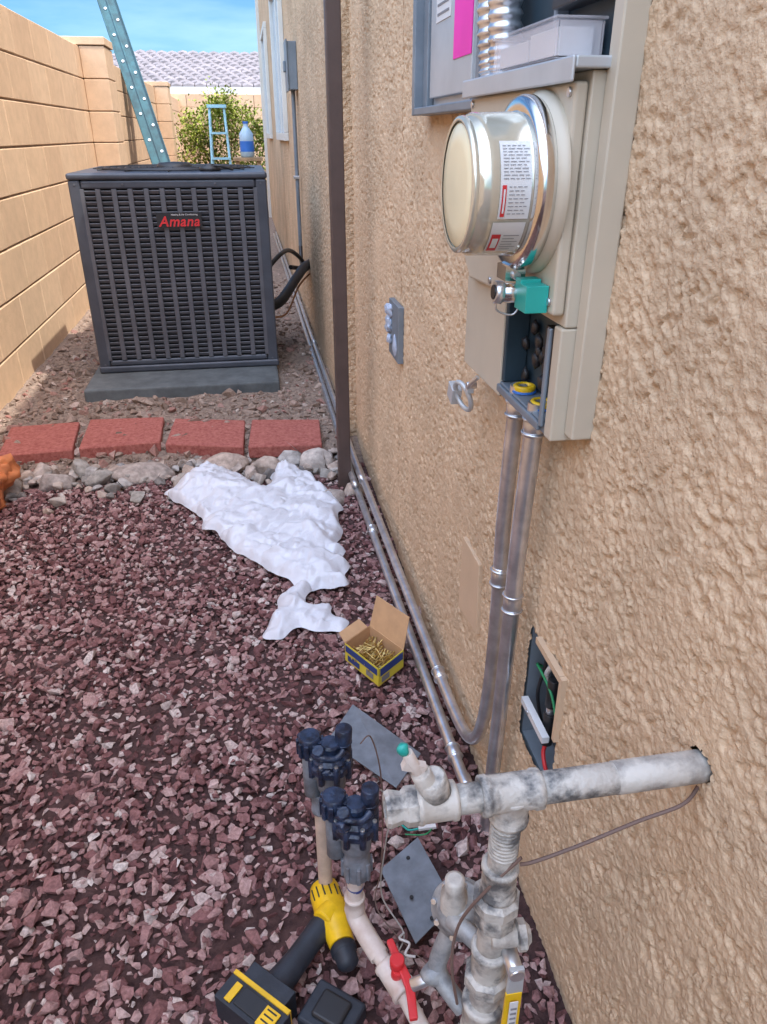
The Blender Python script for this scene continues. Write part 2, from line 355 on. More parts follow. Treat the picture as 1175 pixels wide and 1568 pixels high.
# ---------------------------------------------------------------- block wall (left)
mb=MB(); FX=-1.25; CH=.235
for r_ in range(8):
    z0=.01+r_*CH; off=(r_%2)*.235
    y=-2+off
    while y<18:
        mb.bb(FX-.19,FX+random.uniform(-.0015,.0015),y+.003,y+.466,z0+.005,z0+CH-.005,M_block); y+=.47
mb.bb(FX-.18,FX-.006,-2,18.2,-.1,.01+8*CH-.012,M_mortar)
for py_ in (7.35,13.2):
    for r_ in range(9):
        z0=.01+r_*CH
        if r_==8: mb.bb(FX-.21,FX+.21,py_-.01,py_+.43,z0+.003,z0+.06,M_block)
        else: mb.bb(FX+.003,FX+.20,py_,py_+.42,z0+.004,z0+CH-.004,M_block)
    mb.bb(FX+.004,FX+.19,py_+.01,py_+.41,-.1,1.88,M_mortar)
mb.build("block_wall",bevel=.004,seg=1)
mb=MB()
for r_ in range(8):
    x=-6.0+(r_%2)*.2
    while x<2.2:
        mb.bb(x+.004,x+.46,18.3,18.49,.01+r_*.25,.253+r_*.25,M_block); x+=.47
mb.bb(-6,2.4,18.31,18.48,-.1,1.98,M_mortar)
mb.build("block_wall",bevel=.004,seg=1)
nh=empty("neighbour_house")
mb=MB(); mb.bb(-5,6,23,31,-.1,2.35,M_stucco2); mb.build("walls",parent=nh)
mb=MB()
nrow=14
for i in range(nrow):
    t0=i/nrow; t1=(i+1)/nrow
    y0=22.4+t0*3.8; y1=22.4+t1*3.8+.05; z0=2.30+t0*1.05; z1=2.30+t1*1.05
    x=-5.6+t0*2.6
    while x<6.5:
        dz=random.uniform(0,.02)
        mb.prism([(x+.012,y0,z0+.05+dz),(x+.15,y0,z0+.09+dz),(x+.288,y0,z0+.05+dz),(x+.288,y0,z0),(x+.012,y0,z0)],(0,y1-y0,z1-z0),M_tile); x+=.30
mb.prism([(-5.7,22.5,2.28),(6.5,22.5,2.28),(6.5,26.3,3.33),(-3.0,26.3,3.33)],(0,.1,-.08),M_tile)
mb.build("tile_roof",parent=nh)
mb=MB(); mb.bb(-5.7,6.5,22.33,22.39,2.15,2.33,M_frame); mb.build("fascia",parent=nh)

# ---------------------------------------------------------------- shrub
mb=MB()
for i in range(7):
    a=random.uniform(-1,1); mb.tube(spl([(-.3,14,.02),(-.3+a*.2,14+random.uniform(-.2,.2),.6),(-.3+a*.55,14+random.uniform(-.4,.4),1.35)]),[.03-.024*k/16 for k in range(17)],M_bark,n=6)
for i in range(13000):
    cl=random.Random(i//60); cx=-.28+cl.uniform(-.68,.68); cyy=14+cl.uniform(-.5,.5); cz=.35+cl.random()**.7*1.45*(1-.3*abs(cx+.28)/.68)
    c=Vector((cx+random.gauss(0,.085),cyy+random.gauss(0,.085),cz+random.gauss(0,.10)))
    d=Vector((random.gauss(0,1),random.gauss(0,1),random.gauss(0,1)+.6)).normalized(); _,u,_=frame(d)
    l=random.uniform(.035,.075); w_=l*.3
    mb.add([c,c+d*l*.5+u*w_,c+d*l,c+d*l*.5-u*w_],[(0,1,2,3)],M_leaf)
mb.build("desert_shrub")

# ---------------------------------------------------------------- extension ladder
mb=MB()
B=Vector((-.66,8.95,.05)); D=Vector((-.52,1.0,1.84)); Ld=D.length*1.8; D.normalize()
S=Vector((-.13,1,0)).normalized(); Wv=(S-D*S.dot(D)).normalized(); Nn=D.cross(Wv).normalized()
Rm=Matrix((Nn,Wv,D)).transposed()
for k in (-1,1):
    c=B+D*(Ld/2)+Wv*(.17*k)
    mb.box(c,(.185,.008,Ld),M_ladder,Rm); mb.box(c+Nn*.094-Wv*.014,(.008,.036,Ld),M_ladder,Rm); mb.box(c-Nn*.094-Wv*.014,(.008,.036,Ld),M_ladder,Rm)
    mb.box(c-Wv*.012,(.018,.014,Ld),M_ladder,Rm)
t=.2
while t<Ld-.1:
    for o_ in(-.045,.045):
        c=B+D*(t+.15*(o_>0))+Nn*o_; mb.cyl(c-Wv*.182,c+Wv*.18,.017,M_alum,n=12)
    t+=.30
mb.build("extension_ladder")
mb=MB()
for k in(-1,1):
    mb.tube([(-.24+.13*k,8.75,.05),(-.24+.075*k,9.0,1.5)],.014,M_ltblue,n=8); mb.tube([(-.24+.13*k,9.5,.05),(-.24+.075*k,9.08,1.46)],.011,M_ltblue,n=8)
for i in range(5):
    t=(i+1)/6; w_=.13-.055*t; mb.box((-.24,8.75+.25*t,.05+1.45*t),(2*w_,.07,.02),M_ltblue)
mb.box((-.24,9.03,1.51),(.2,.13,.03),M_ltblue)
mb.build("step_ladder")
mb=MB(); 
for a in(-1,1):
    for b_ in(-1,1): mb.bb(.04+a*.1-.02,.04+a*.1+.02,8+b_*.1-.02,8+b_*.1+.02,.04,1.02,M_wood)
mb.bb(-.1,.18,7.86,8.14,1.021,1.05,M_wood); mb.build("wood_stand",bevel=.003)
mb=MB(); mb.lathe((.04,8,1.052),(0,0,1),[(0,.05),(.01,.066),(.10,.066),(.11,.062),(.12,.066),(.20,.066),(.25,.03),(.26,.022),(.285,.022)],M_jug); mb.lathe((.04,8,1.10),(0,0,1),[(0,.067),(.09,.067)],M_blue,cap=False); mb.lathe((.04,8,1.337),(0,0,1),[(0,.025),(.02,.025)],M_blue)
mb.build("water_jug")

# ---------------------------------------------------------------- AC unit
ac=empty("air_conditioner_condenser")
x0,x1,yf,yb,z0,z1=-.834,.102,4.03,4.93,.122,1.085
mb=MB()
mb.bb(x0+.03,x1-.03,yf+.03,yb-.03,z0+.02,z1-.03,M_acin); mb.build("core",parent=ac)
mb=MB()
for xx in(x0,x1-.055):
    for yv in(yf,yb-.055): mb.bb(xx,xx+.055,yv,yv+.055,z0+.012,z1-.031,M_acd)
mb.bb(x0-.004,x1+.004,yf-.006,yb+.004,z0-.004,z0+.03,M_acd)
mb.bb(x0+.056,x1-.056,yf+.002,yf+.02,z1-.070,z1-.032,M_acd)
mb.bb(x0+.056,x1-.056,yf+.002,yf+.02,z0+.031,z0+.06,M_acd)
mb.build("frame",bevel=.010,seg=3,parent=ac)
mb=MB(); mb.bb(x0-.004,x1+.004,yf-.007,yb+.005,z1-.030,z1,M_acd); mb.build("top_cap",bevel=.012,seg=4,parent=ac)
mb=MB()
ncol=11; cw=(x1-x0-.112)/ncol
for i in range(ncol+1):
    xc=x0+.056+i*cw; mb.bb(xc-.012,xc+.012,yf+.001,yf+.014,z0+.06,z1-.07,M_acl)
nr=34; rz0=z0+.064; rz1=z1-.073; dz=(rz1-rz0)/nr
Rs=Matrix.Rotation(math.radians(34),3,'X')
for i in range(ncol):
    xc=x0+.056+(i+.5)*cw
    for j in range(nr):
        zc_=rz0+(j+.5)*dz
        mb.box((xc,yf+.010,zc_),(cw-.025,.006,.0185),M_acl,Rs)
for yv in np.arange(yf+.06,yb-.06,.028): mb.bb(x1-.012,x1-.004,yv,yv+.012,z0+.03,z1-.035,M_acl); mb.bb(x0+.004,x0+.012,yv,yv+.012,z0+.03,z1-.035,M_acl)
mb.build("louvers",bevel=.0015,seg=1,parent=ac)
mb=MB()
cx,cyc=(x0+x1)/2,(yf+yb)/2
for R_ in np.arange(.08,.43,.035): mb.torus((cx,cyc,z1+.008),(0,0,1),R_,.0035,M_black,n=40,k=6)
for i in range(12):
    a=i*math.pi/6; mb.tube([(cx+.06*math.cos(a),cyc+.06*math.sin(a),z1+.012),(cx+.42*math.cos(a),cyc+.42*math.sin(a),z1+.004)],.003,M_black,n=6)
mb.lathe((cx,cyc,z1-.02),(0,0,1),[(0,.10),(.03,.098),(.05,.08),(.055,.0)],M_black)
for (xx,zz_) in [(x0+.03,z1-.05),(x1-.03,z1-.05),(x0+.25,z1-.05),(x1-.25,z1-.05),(x0+.03,z0+.04),(x1-.03,z0+.04)]: mb.cyl((xx,yf-.003,zz_),(xx,yf+.004,zz_),.005,M_acl,n=8)
mb.build("fan_grille",parent=ac)
mb=MB(); bx,bz=-.34,.872
mb.bb(bx-.105,bx+.112,yf-.012,yf-.002,bz-.034,bz+.034,M_black)
M4=Matrix.Translation((bx+.002,yf-.0135,bz-.008))@Matrix.Rotation(math.radians(90),4,'X')
textmesh("Amana",.066,.002,M4,mb,M_red,shear=.25,off=.0012,sp=1.08)
M4=Matrix.Translation((bx+.030,yf-.0130,bz+.025))@Matrix.Rotation(math.radians(90),4,'X')
textmesh("Heating & Air Conditioning",.0115,.0006,M4,mb,M_label)
mb.build("badge",parent=ac)
mb=MB(); mb.lathe((-.17,4.16,z1),(0,0,1),[(0,.05),(.008,.055),(.018,.052),(.024,.03),(.03,.028),(.036,.0)],M_black,n=20); mb.tube(spl([(-.17,4.16,z1+.02),(-.13,4.12,z1+.025),(-.08,4.14,z1+.012),(-.06,4.2,z1+.006)]),.005,M_black,n=8)
mb.build("rubber_cap")
mb=MB(); mb.bb(-.875,.095,3.745,5.0,.02,.116,M_pad); mb.build("equipment_pad",bevel=.012,seg=3)
mb=MB()
mb.tube(spl([(.09,4.5,.56),(.17,4.6,.62),(.24,4.9,.60),(.32,5.1,.52),(.36,5.15,.44)]),.013,M_black)
mb.tube(spl([(.09,4.4,.36),(.16,4.5,.38),(.26,4.8,.44),(.33,5.0,.48),(.38,5.1,.49)]),.030,M_black)
mb.tube(spl([(.09,4.35,.31),(.18,4.45,.31),(.28,4.8,.40),(.38,5.1,.43)]),.006,M_copper)
mb.build("refrigerant_lines")
mb=MB(); mb.bb(.315,.371,5.38,5.58,1.50,1.76,M_gray); mb.bb(.305,.3145,5.37,5.59,1.49,1.77,M_gray); mb.bb(.29,.3045,5.45,5.51,1.60,1.66,M_gray)
mb.tube([(.345,5.48,1.50),(.345,5.48,.55)],.013,M_gray); mb.tube(spl([(.345,5.48,.55),(.34,5.4,.47),(.33,5.2,.45),(.24,4.9,.50)]),.014,M_black)
mb.bb(.32,.36,5.455,5.505,.98,1.0,M_steel)
mb.build("disconnect_box",bevel=.003)

# ---------------------------------------------------------------- post
mb=MB(); mb.bb(.272,.320,2.63,2.675,-.05,3.4,M_brown); mb.build("patio_post",bevel=.004)

# ---------------------------------------------------------------- pavers and rocks
pav=[((-1.09,3.03),(-.80,3.05),(-.83,3.38),(-1.12,3.36)),((-.775,3.05),(-.445,3.07),(-.455,3.37),(-.785,3.39)),
     ((-.425,3.06),(-.095,2.97),(-.085,3.28),(-.405,3.36)),((-.075,2.955),(.235,2.93),(.25,3.22),(-.055,3.27))]
for i,q in enumerate(pav):
    mb=MB(); t=[.0,.004,-.003,.002][i]
    mb.prism([(p[0],p[1],.020+t+(.008 if k>1 else 0)) for k,p in enumerate(q)],(0,0,.055),M_paver); mb.build("red_paver",bevel=.007,seg=3)
mb=MB(); k=0
big=[(-.50,2.87,.13,.075,.04,0),(-.17,2.90,.09,.06,.045,0),(-.98,2.78,.07,.055,.05,1),(-.82,2.82,.085,.06,.05,1),(-.66,2.84,.075,.06,.045,1),(-1.12,2.84,.07,.06,.05,1),(.0,2.83,.075,.055,.055,1),(.10,2.88,.075,.055,.05,1),(.2,2.83,.07,.055,.06,0),(.29,2.76,.05,.05,.04,1),(.34,2.9,.05,.05,.04,1),(-.30,2.84,.06,.05,.045,1),(-1.05,2.92,.06,.05,.05,1),(-.90,2.93,.06,.05,.05,1),(.24,2.52,.045,.04,.035,0),(.33,2.58,.05,.045,.035,1),(-.75,2.93,.06,.05,.05,1)]
for (x,y,a,b_,c,ty) in big:
    if ty: mb.hull((x,y,c*.55),(a,b_,c),M_rock,rz=random.uniform(-.5,.5))
    else: mb.blob((x,y,c*.55),(a,b_,c),M_rock,seed=k,amp=.13,sub=3,fr=1.2,rz=random.uniform(-.2,.2))
    k+=1
for i in range(230):
    x=random.uniform(-1.2,.36); y=2.73+random.gauss(0,.05)+random.choice([0,.06,.13,.18]); a=random.uniform(.012,.040)
    mb.hull((x,y,a*.4+.012),(a*random.uniform(.9,1.4),a,a*.8),M_rock,rz=random.uniform(0,3),npts=11)
mb.build("river_rock_border")
mb=MB()
for i in range(9):
    mb.blob((-1.02+random.uniform(-.06,.02),2.66+random.uniform(-.08,.10),.07+random.uniform(-.03,.07)),(.06,.08,.07),M_orange,seed=i+50,amp=.35,sub=3,fr=2.5,rz=i)
mb.build("orange_sack")

# ---------------------------------------------------------------- white bags
polyA=[(-.41,2.63),(-.33,2.78),(-.24,2.95),(-.13,2.80),(-.02,2.64),(.05,2.86),(.11,2.82),(.18,2.72),(.27,2.42),(.24,2.28),(.214,2.126),(.235,2.0),(.2,1.87),(.14,1.885),(.09,1.875),(.03,1.93),(.0,1.99),(-.05,2.03),(-.107,2.138),(-.17,2.26),(-.24,2.32),(-.28,2.5)]
polyB=[(.11,1.90),(.085,1.81),(.14,1.79),(.19,1.70),(.16,1.665),(.08,1.69),(-.06,1.66),(-.03,1.77),(-.01,1.86),(.04,1.93),(.085,1.94)]
st=.0042
bx_=np.arange(-.45,.32,st); by_=np.arange(1.60,2.99,st); BX,BY=np.meshgrid(bx_,by_,indexing='ij')
def facets(spacing,seed,ang=0.,asp=1.):
    r_=random.Random(seed); pts=[]; ca,sa=math.cos(ang),math.sin(ang)
    U=(BX*ca+BY*sa)/asp; W=-BX*sa+BY*ca
    X0,X1,Y0,Y1=U.min()-.1,U.max()+.1,W.min()-.1,W.max()+.1
    nn=int((X1-X0)*(Y1-Y0)/spacing**2)
    for i in range(nn): pts.append(Vector((r_.uniform(X0,X1),r_.uniform(Y0,Y1))))
    pts+= [Vector((X0,Y0)),Vector((X1,Y0)),Vector((X1,Y1)),Vector((X0,Y1))]
    vv,_,ff,*_r=delaunay_2d_cdt(pts,[],[],0,1e-5)
    hv=[r_.uniform(0,1) for _ in vv]; out=np.zeros(BX.shape)
    for f in ff:
        a,b,c=[vv[i] for i in f]; ha,hb,hc=[hv[i] for i in f]
        xs_=[(p.x*asp)*ca-p.y*sa for p in (a,b,c)]; ys_=[(p.x*asp)*sa+p.y*ca for p in (a,b,c)]
        i0=max(0,int((min(xs_)-bx_[0])/st)-1); i1=min(len(bx_),int((max(xs_)-bx_[0])/st)+2)
        j0=max(0,int((min(ys_)-by_[0])/st)-1); j1=min(len(by_),int((max(ys_)-by_[0])/st)+2)
        if i1<=i0 or j1<=j0: continue
        X_=U[i0:i1,j0:j1];Y_=W[i0:i1,j0:j1]; dt=(b.y-c.y)*(a.x-c.x)+(c.x-b.x)*(a.y-c.y)
        if abs(dt)<1e-12: continue
        u=((b.y-c.y)*(X_-c.x)+(c.x-b.x)*(Y_-c.y))/dt; v=((c.y-a.y)*(X_-c.x)+(a.x-c.x)*(Y_-c.y))/dt; w_=1-u-v
        m_=(u>=-1e-6)&(v>=-1e-6)&(w_>=-1e-6); out[i0:i1,j0:j1][m_]=(u*ha+v*hb+w_*hc)[m_]
    return out
def make_bag(poly,sd,lift):
    poly=np.array(poly)
    BXw=BX+.018*vnoise(BX/.05,BY/.05,41+sd); BYw=BY+.018*vnoise(BX/.05,BY/.05,42+sd)
    inside=np.zeros(BX.shape,bool); dist=np.full(BX.shape,9.)
    for i in range(len(poly)):
        x1_,y1_=poly[i]; x2_,y2_=poly[(i+1)%len(poly)]
        c=((y1_>BYw)!=(y2_>BYw))&(BXw<(x2_-x1_)*(BYw-y1_)/(y2_-y1_+1e-12)+x1_); inside^=c
        dx,dy=x2_-x1_,y2_-y1_; t=np.clip(((BXw-x1_)*dx+(BYw-y1_)*dy)/(dx*dx+dy*dy),0,1)
        dist=np.minimum(dist,np.hypot(BXw-x1_-t*dx,BYw-y1_-t*dy))
    prof=np.sqrt(np.clip(dist/.025,0,1)); body=sst(0,.10,dist)
    hz=.018+lift+.012*vnoise(BX/.05,BY/.05,99+sd)*(1-prof)+prof*(.004+(.012+.030*body)*facets(.085,3+sd,.6,1.8)+.028*facets(.038,8+sd,-.5,2.2)+.015*facets(.017,12+sd,1.1,1.7)+.022*body*sst(-.3,.6,vnoise(BX/.2,BY/.2,71)))
    P=np.stack([BX,BY,hz],-1).reshape(-1,3)
    ci=inside[:-1,:-1]&inside[1:,1:]&inside[1:,:-1]&inside[:-1,1:]
    bag=gridmesh("white_plastic_bag",P,len(bx_),len(by_),M_bag,keep=ci)
    bm=bmesh.new(); bm.from_mesh(bag.data); bmesh.ops.delete(bm,geom=[v for v in bm.verts if not v.link_faces],context='VERTS')
    bv=[v for v in bm.verts if v.is_boundary]
    nb={v:[e.other_vert(v) for e in v.link_edges if e.is_boundary] for v in bv}
    for it in range(14):
        new={v:(v.co*.4+sum((q.co for q in nb[v]),Vector())*(.6/len(nb[v]))) for v in bv if nb[v]}
        for v,c in new.items(): v.co=c
    inner=[v for v in bm.verts if not v.is_boundary]
    ring=[v for v in inner if any(e.other_vert(v).is_boundary for e in v.link_edges)]
    for it in range(3):
        new={v:sum((e.other_vert(v).co for e in v.link_edges),Vector())/len(v.link_edges) for v in ring}
        for v,c in new.items(): v.co=c
    new={v:v.co*.55+sum((e.other_vert(v).co for e in v.link_edges),Vector())*(.45/len(v.link_edges)) for v in inner}
    for v,c in new.items(): v.co=c
    bm.to_mesh(bag.data); bm.free()
make_bag(polyA,0,0.); make_bag(polyB,5,-.004)

# ---------------------------------------------------------------- screw box
sb=empty("screw_box")
F0=Vector((.232,1.430,.018)); A=Vector((.076,.066,0)); Bv=Vector((-.07,.120,0)); Hh=Vector((0,0,.055))
An=A.normalized(); Bn=Bv.normalized()
mb=MB()
def wallp(o,d,h,t,m): mb.prism([o,o+d,o+d+h,o+h],t,m)
wallp(F0,A,Hh,-Bn*-.0015,M_boxy); wallp(F0,Bv,Hh,An*.0015,M_boxy); wallp(F0+A,Bv,Hh,-An*.0015,M_card); wallp(F0+Bv,A,Hh,-Bn*.0015,M_card)
mb.prism([F0,F0+A,F0+A+Bv,F0+Bv],(0,0,.002),M_card)
o=F0+A+Hh; up=Vector((0,0,.085))+An*.025
mb.prism([o+Bn*.001,o+Bv,o+Bv*.97+up,o+Bv*.03+up],An*.0015,M_card)
o2=F0+Bv+Hh; mb.prism([o2,o2+A*.9,o2+A*.85+Bn*.03+Vector((0,0,.012)),o2+A*.05+Bn*.03+Vector((0,0,.012))],Vector((0,0,.0015)),M_card)
e=-Bn*.0012
mb.prism([F0+A*.05+Hh*.55+e,F0+A*.95+Hh*.55+e,F0+A*.95+Hh*.95+e,F0+A*.05+Hh*.95+e],e*.6,M_boxb)
mb.prism([F0+A*.1+Hh*.15+e,F0+A*.4+Hh*.15+e,F0+A*.4+Hh*.45+e,F0+A*.1+Hh*.45+e],e*.6,M_text)
e=-An*.0012
mb.prism([F0+Bv*.04+Hh*.60+e,F0+Bv*.96+Hh*.60+e,F0+Bv*.96+Hh*.95+e,F0+Bv*.04+Hh*.95+e],e*.6,M_boxb)
mb.prism([F0+Bv*.15+Hh*.2+e,F0+Bv*.35+Hh*.2+e,F0+Bv*.35+Hh*.5+e,F0+Bv*.15+Hh*.5+e],e*.6,M_text)
mb.prism([F0+Bv*.55+Hh*.15+e,F0+Bv*.9+Hh*.15+e,F0+Bv*.9+Hh*.45+e,F0+Bv*.55+Hh*.45+e],e*.6,M_boxb)
mb.build("carton",parent=sb)
mb=MB()
for i in range(120):
    u=random.uniform(.12,.85); v=random.uniform(.10,.85); p=F0+A*u+Bv*v+Vector((0,0,random.uniform(.015,.045)))
    d=(An*random.gauss(0,1)+Bn*random.gauss(0,.4)+Vector((0,0,random.gauss(0,.3)))).normalized()*.018
    mb.tube([p-d,p+d*.9],.0016,M_brass,n=6); mb.cyl(p+d*.9,p+d,.0035,M_brass,n=8)
mb.build("screws",parent=sb)

# ---------------------------------------------------------------- conduits
mb=MB(); r=.0125
def coup(p,d,rr=.0165,l=.04):
    d=Vector(d).normalized(); p=Vector(p); mb.cyl(p-d*l/2,p+d*l/2,rr-.0015,M_steel); mb.torus(p-d*l*.35,d,rr-.001,.0022,M_steel,n=20,k=6); mb.torus(p+d*l*.35,d,rr-.001,.0022,M_steel,n=20,k=6)
up1=[(.375,1.010,.92),(.375,1.025,.7),(.378,1.030,.57),(.378,1.030,.42),(.376,1.035,.30),(.374,1.058,.20),(.372,1.105,.135),(.37,1.19,.105),(.368,1.35,.095)]
mb.tube(spl(up1,6),r,M_steel,n=16)
mb.tube(spl([(.368,1.35,.095),(.352,2.6,.085),(.345,3.2,.09),(.345,10.5,.09)],10),r,M_steel,n=16)
mb.tube(spl([(.375,.930,.92),(.372,.942,.7),(.374,.952,.55),(.378,.975,.25),(.379,.992,-.03)],6),.0135,M_steel,n=16)
mb.tube(spl([(.372,1.06,-.02),(.362,1.09,.035),(.352,1.2,.045),(.330,2.6,.04),(.320,3.2,.07),(.320,10.5,.07)],10),r,M_steel,n=16)
coup((.378,1.030,.575),(0,0,1)); coup((.374,.951,.575),(0,.03,1)); coup((.368,1.36,.095),(0,1,0)); coup((.354,1.16,.044),(0,1,0)); coup((.349,3.05,.09),(0,1,0)); coup((.338,2.2,.042),(-.01,1,0)); coup((.345,4.6,.09),(0,1,0))
coup((.375,1.01,.885),(0,0,1),.017,.03); coup((.375,.932,.885),(0,0,1),.018,.03)
mb.build("metal_conduit")

# ---------------------------------------------------------------- meter enclosure
em=empty("electric_meter_panel")
mb=MB()
mb.bb(.364,.409,1.066,1.27,.885,1.04,M_beige)
mb.bb(.362,.409,.845,.8685,.895,1.04,M_beige)
mb.bb(.364,.409,.8695,1.065,.895,.910,M_gray)
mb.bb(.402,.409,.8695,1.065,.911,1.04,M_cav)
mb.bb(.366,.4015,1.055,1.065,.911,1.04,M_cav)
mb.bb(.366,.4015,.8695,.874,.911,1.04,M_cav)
mb.bb(.358,.3635,.872,.882,.905,1.035,M_gray); mb.bb(.358,.3635,.883,1.062,.896,.908,M_gray)
mb.bb(.366,.409,.845,1.27,1.041,1.31,M_beige)
mb.bb(.380,.409,.820,.8445,.905,1.75,M_beige)
mb.build("enclosure",bevel=.003,seg=2,parent=em)
mb=MB()
mb.prism([(.350,.85,1.055),(.350,1.215,1.04),(.350,1.255,1.07),(.350,1.255,1.30),(.350,.85,1.30)],(.0155,0,0),M_beige)
for (yv,zv) in((.862,1.29),(1.24,1.29),(.862,1.07),(1.1,1.055)): mb.cyl((.3505,yv,zv),(.347,yv,zv),.005,M_steel,n=8)
mb.build("cover",bevel=.004,seg=3,parent=em)
mb=MB(); mb.bb(.342,.40,.835,1.265,1.3105,1.322,M_ltgray); mb.bb(.338,.342,.835,1.265,1.298,1.322,M_ltgray)
mb.build("ledge",bevel=.002,parent=em)
mb=MB()
ax=(-1,0,0); my=.938; mz=1.194; K=.91; mc=(.350,my,mz)
def kp(p): return [(h_,r_*K) for h_,r_ in p]
mb.lathe(mc,ax,kp([(0,.112),(.006,.112),(.012,.104),(.014,.1)]),M_beige,n=48)
mb.lathe((.340,my,mz),ax,kp([(0,.098),(.002,.104),(.008,.107),(.016,.107),(.022,.104),(.024,.098),(.024,.088)]),M_chrome,n=56,cap=False)
mb.box((.325,my,1.094),(.026,.035,.018),M_chrome); mb.cyl((.325,my-.025,1.092),(.325,my+.025,1.092),.005,M_steel)
mb.lathe((.318,my,mz),ax,kp([(-.01,.090),(.0,.090),(.004,.0875),(.045,.0865),(.055,.0865),(.061,.083),(.063,.0815)]),M_glassm,n=56,cap=False)
mb.lathe((.256,my,mz),ax,kp([(0,.0815),(.003,.083),(.007,.0825),(.009,.079),(.008,.076)]),M_glassm,n=56,cap=False)
mb.lathe((.252,my,mz),ax,kp([(0,.0765),(.003,.073),(.0045,.05),(.005,.0)]),M_cream,n=48)
mb.build("meter",parent=em)
mb=MB()
def lab(x0_,x1_,a0,a1,m,dr):
    V=[];n=12
    for xx in(x0_,x1_):
        for j in range(n+1):
            a=math.radians(a0+(a1-a0)*j/n); R_=.0872*K+dr; V.append((xx,my-R_*math.cos(a),mz+R_*math.sin(a)))
    mb.add(V,[(j,j+1,n+1+j+1,n+1+j) for j in range(n)],m,True)
lab(.278,.314,-22,38,M_label,.0008); lab(.274,.313,-60,-25,M_label,.0008)
rl=random.Random(4)
for k_ in range(11):
    xs0=.281
    while xs0<.308:
        wd=rl.uniform(.003,.008); xe=min(xs0+wd,.312); lab(xs0,xe,34-k_*2.5,33.4-k_*2.5,M_text,.0016); xs0=xe+.0016
lab(.280,.285,-20,4,M_red,.0016); lab(.2815,.2835,-17,1,M_label,.0022)
for k_ in range(8):
    xs0=.288
    while xs0<.307:
        wd=rl.uniform(.003,.007); xe=min(xs0+wd,.311); lab(xs0,xe,3-k_*2.9,2.4-k_*2.9,M_text,.0016); xs0=xe+.0016
lab(.276,.287,-57,-36,M_red,.0016); lab(.278,.285,-52,-40,M_label,.0022)
for k_ in range(6): lab(.290,.309-(k_%2)*.005,-37-k_*3.4,-37.7-k_*3.4,M_text,.0016)
mb.build("labels",parent=em)
mb=MB()
mb.box((.335,.885,1.072),(.028,.040,.032),M_teal); mb.box((.335,.900,1.087),(.026,.02,.010),M_teal)
mb.cyl((.350,.910,1.070),(.298,.910,1.074),.012,M_chrome); mb.cyl((.306,.910,1.0735),(.295,.910,1.0745),.014,M_steel); mb.cyl((.296,.910,1.0745),(.2935,.910,1.0746),.009,M_black)
mb.tube(spl([(.33,.905,1.062),(.32,.905,1.047),(.30,.907,1.052),(.297,.907,1.064)]),.0015,M_steel,n=6)
mb.build("seal_lock",bevel=.003,parent=em)
mb=MB()
for yv in(.932,1.005):
    mb.lathe((.382,yv,.9115),(0,0,1),[(0,.015),(.008,.017),(.010,.015),(.010,.010),(.002,.009)],M_yel,n=20,cap=False); mb.lathe((.382,yv,.9110),(0,0,1),[(0,.018),(.003,.018),(.003,.015)],M_blue,n=20,cap=False)
mb.box((.393,.93,.99),(.012,.05,.06),M_black)
for i in range(14): mb.blob((.391+random.uniform(-.005,.005),random.uniform(.9,1.04),random.uniform(.925,1.01)),(.006,.012,.012),M_black,seed=i,sub=1)
mb.build("bushings",parent=em)
mb=MB()
mb.torus((.350,1.215,.838),(1,.25,.3),.026,.0045,M_ltgray); mb.box((.345,1.255,.832),(.018,.032,.03),M_ltgray,Matrix.Rotation(.3,3,'X'))
mb.box((.352,1.185,.860),(.012,.014,.012),M_ltgray); mb.cyl((.345,1.18,.868),(.362,1.18,.868),.006,M_steel)
mb.tube(spl([(.358,1.16,.888),(.35,1.17,.875),(.35,1.185,.862)]),.004,M_steel)
mb.build("clamp_ring",bevel=.001,parent=em)
mb=MB()
mb.bb(.400,.409,1.30,1.76,1.30,2.0,M_ltgray)
mb.bb(.366,.409,1.761,1.785,1.285,2.0,M_gray); mb.bb(.366,.409,1.275,1.76,1.285,1.2995,M_gray)
mb.bb(.384,.399,1.72,1.76,1.301,2.0,M_gray) 
mb.bb(.388,.3995,1.40,1.71,1.315,1.9,M_ltgray)
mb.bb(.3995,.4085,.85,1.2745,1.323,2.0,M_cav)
mb.bb(.366,.409,1.2755,1.297,1.30,2.0,M_gray)
mb.bb(.384,.399,1.301,1.39,1.302,1.312,M_gray)
for i in range(5):
    z=1.38+i*.035; mb.bb(.372,.399,.87,1.00,z,z+.028,M_black); mb.bb(.362,.3715,.90,.93,z+.008,z+.018,M_black)
mb.bb(.382,.399,1.01,1.02,1.33,1.9,M_gray)
mb.build("upper_panel",bevel=.002,parent=em)
mb=MB(); mb.bb(.3865,.3878,1.40,1.52,1.37,1.56,M_pink); mb.bb(.3865,.3878,1.55,1.66,1.44,1.6,M_label)
for i in range(6): mb.bb(.3858,.3864,1.56,1.65,1.45+i*.015,1.454+i*.015,M_text)
mb.build("stickers",parent=em)
mb=MB()
for (bx0,by0,tx,ty) in [(.374,1.215,.374,1.23),(.370,1.155,.370,1.15)]:
    P_=spl([(bx0,by0,1.323),((bx0+tx)/2-.008,(by0+ty)/2,1.45),(tx,ty,1.62),(tx+.005,ty,1.85)],40)
    mb.tube(P_,[.0225+.0020*math.sin(i*1.57) for i in range(len(P_))],M_steel,n=18)
mb.build("flex_conduit")
mb=MB()
t0,t1_,y0_,y1_=.340,.394,.892,1.115
z0_=1.3225; hT=.036
mb.bb(t0,t1_,y0_,y1_,z0_,z0_+.002,M_tub); mb.bb(t0,t0+.002,y0_,y1_,z0_+.003,z0_+hT,M_tub); mb.bb(t1_-.002,t1_,y0_,y1_,z0_+.003,z0_+hT,M_tub)
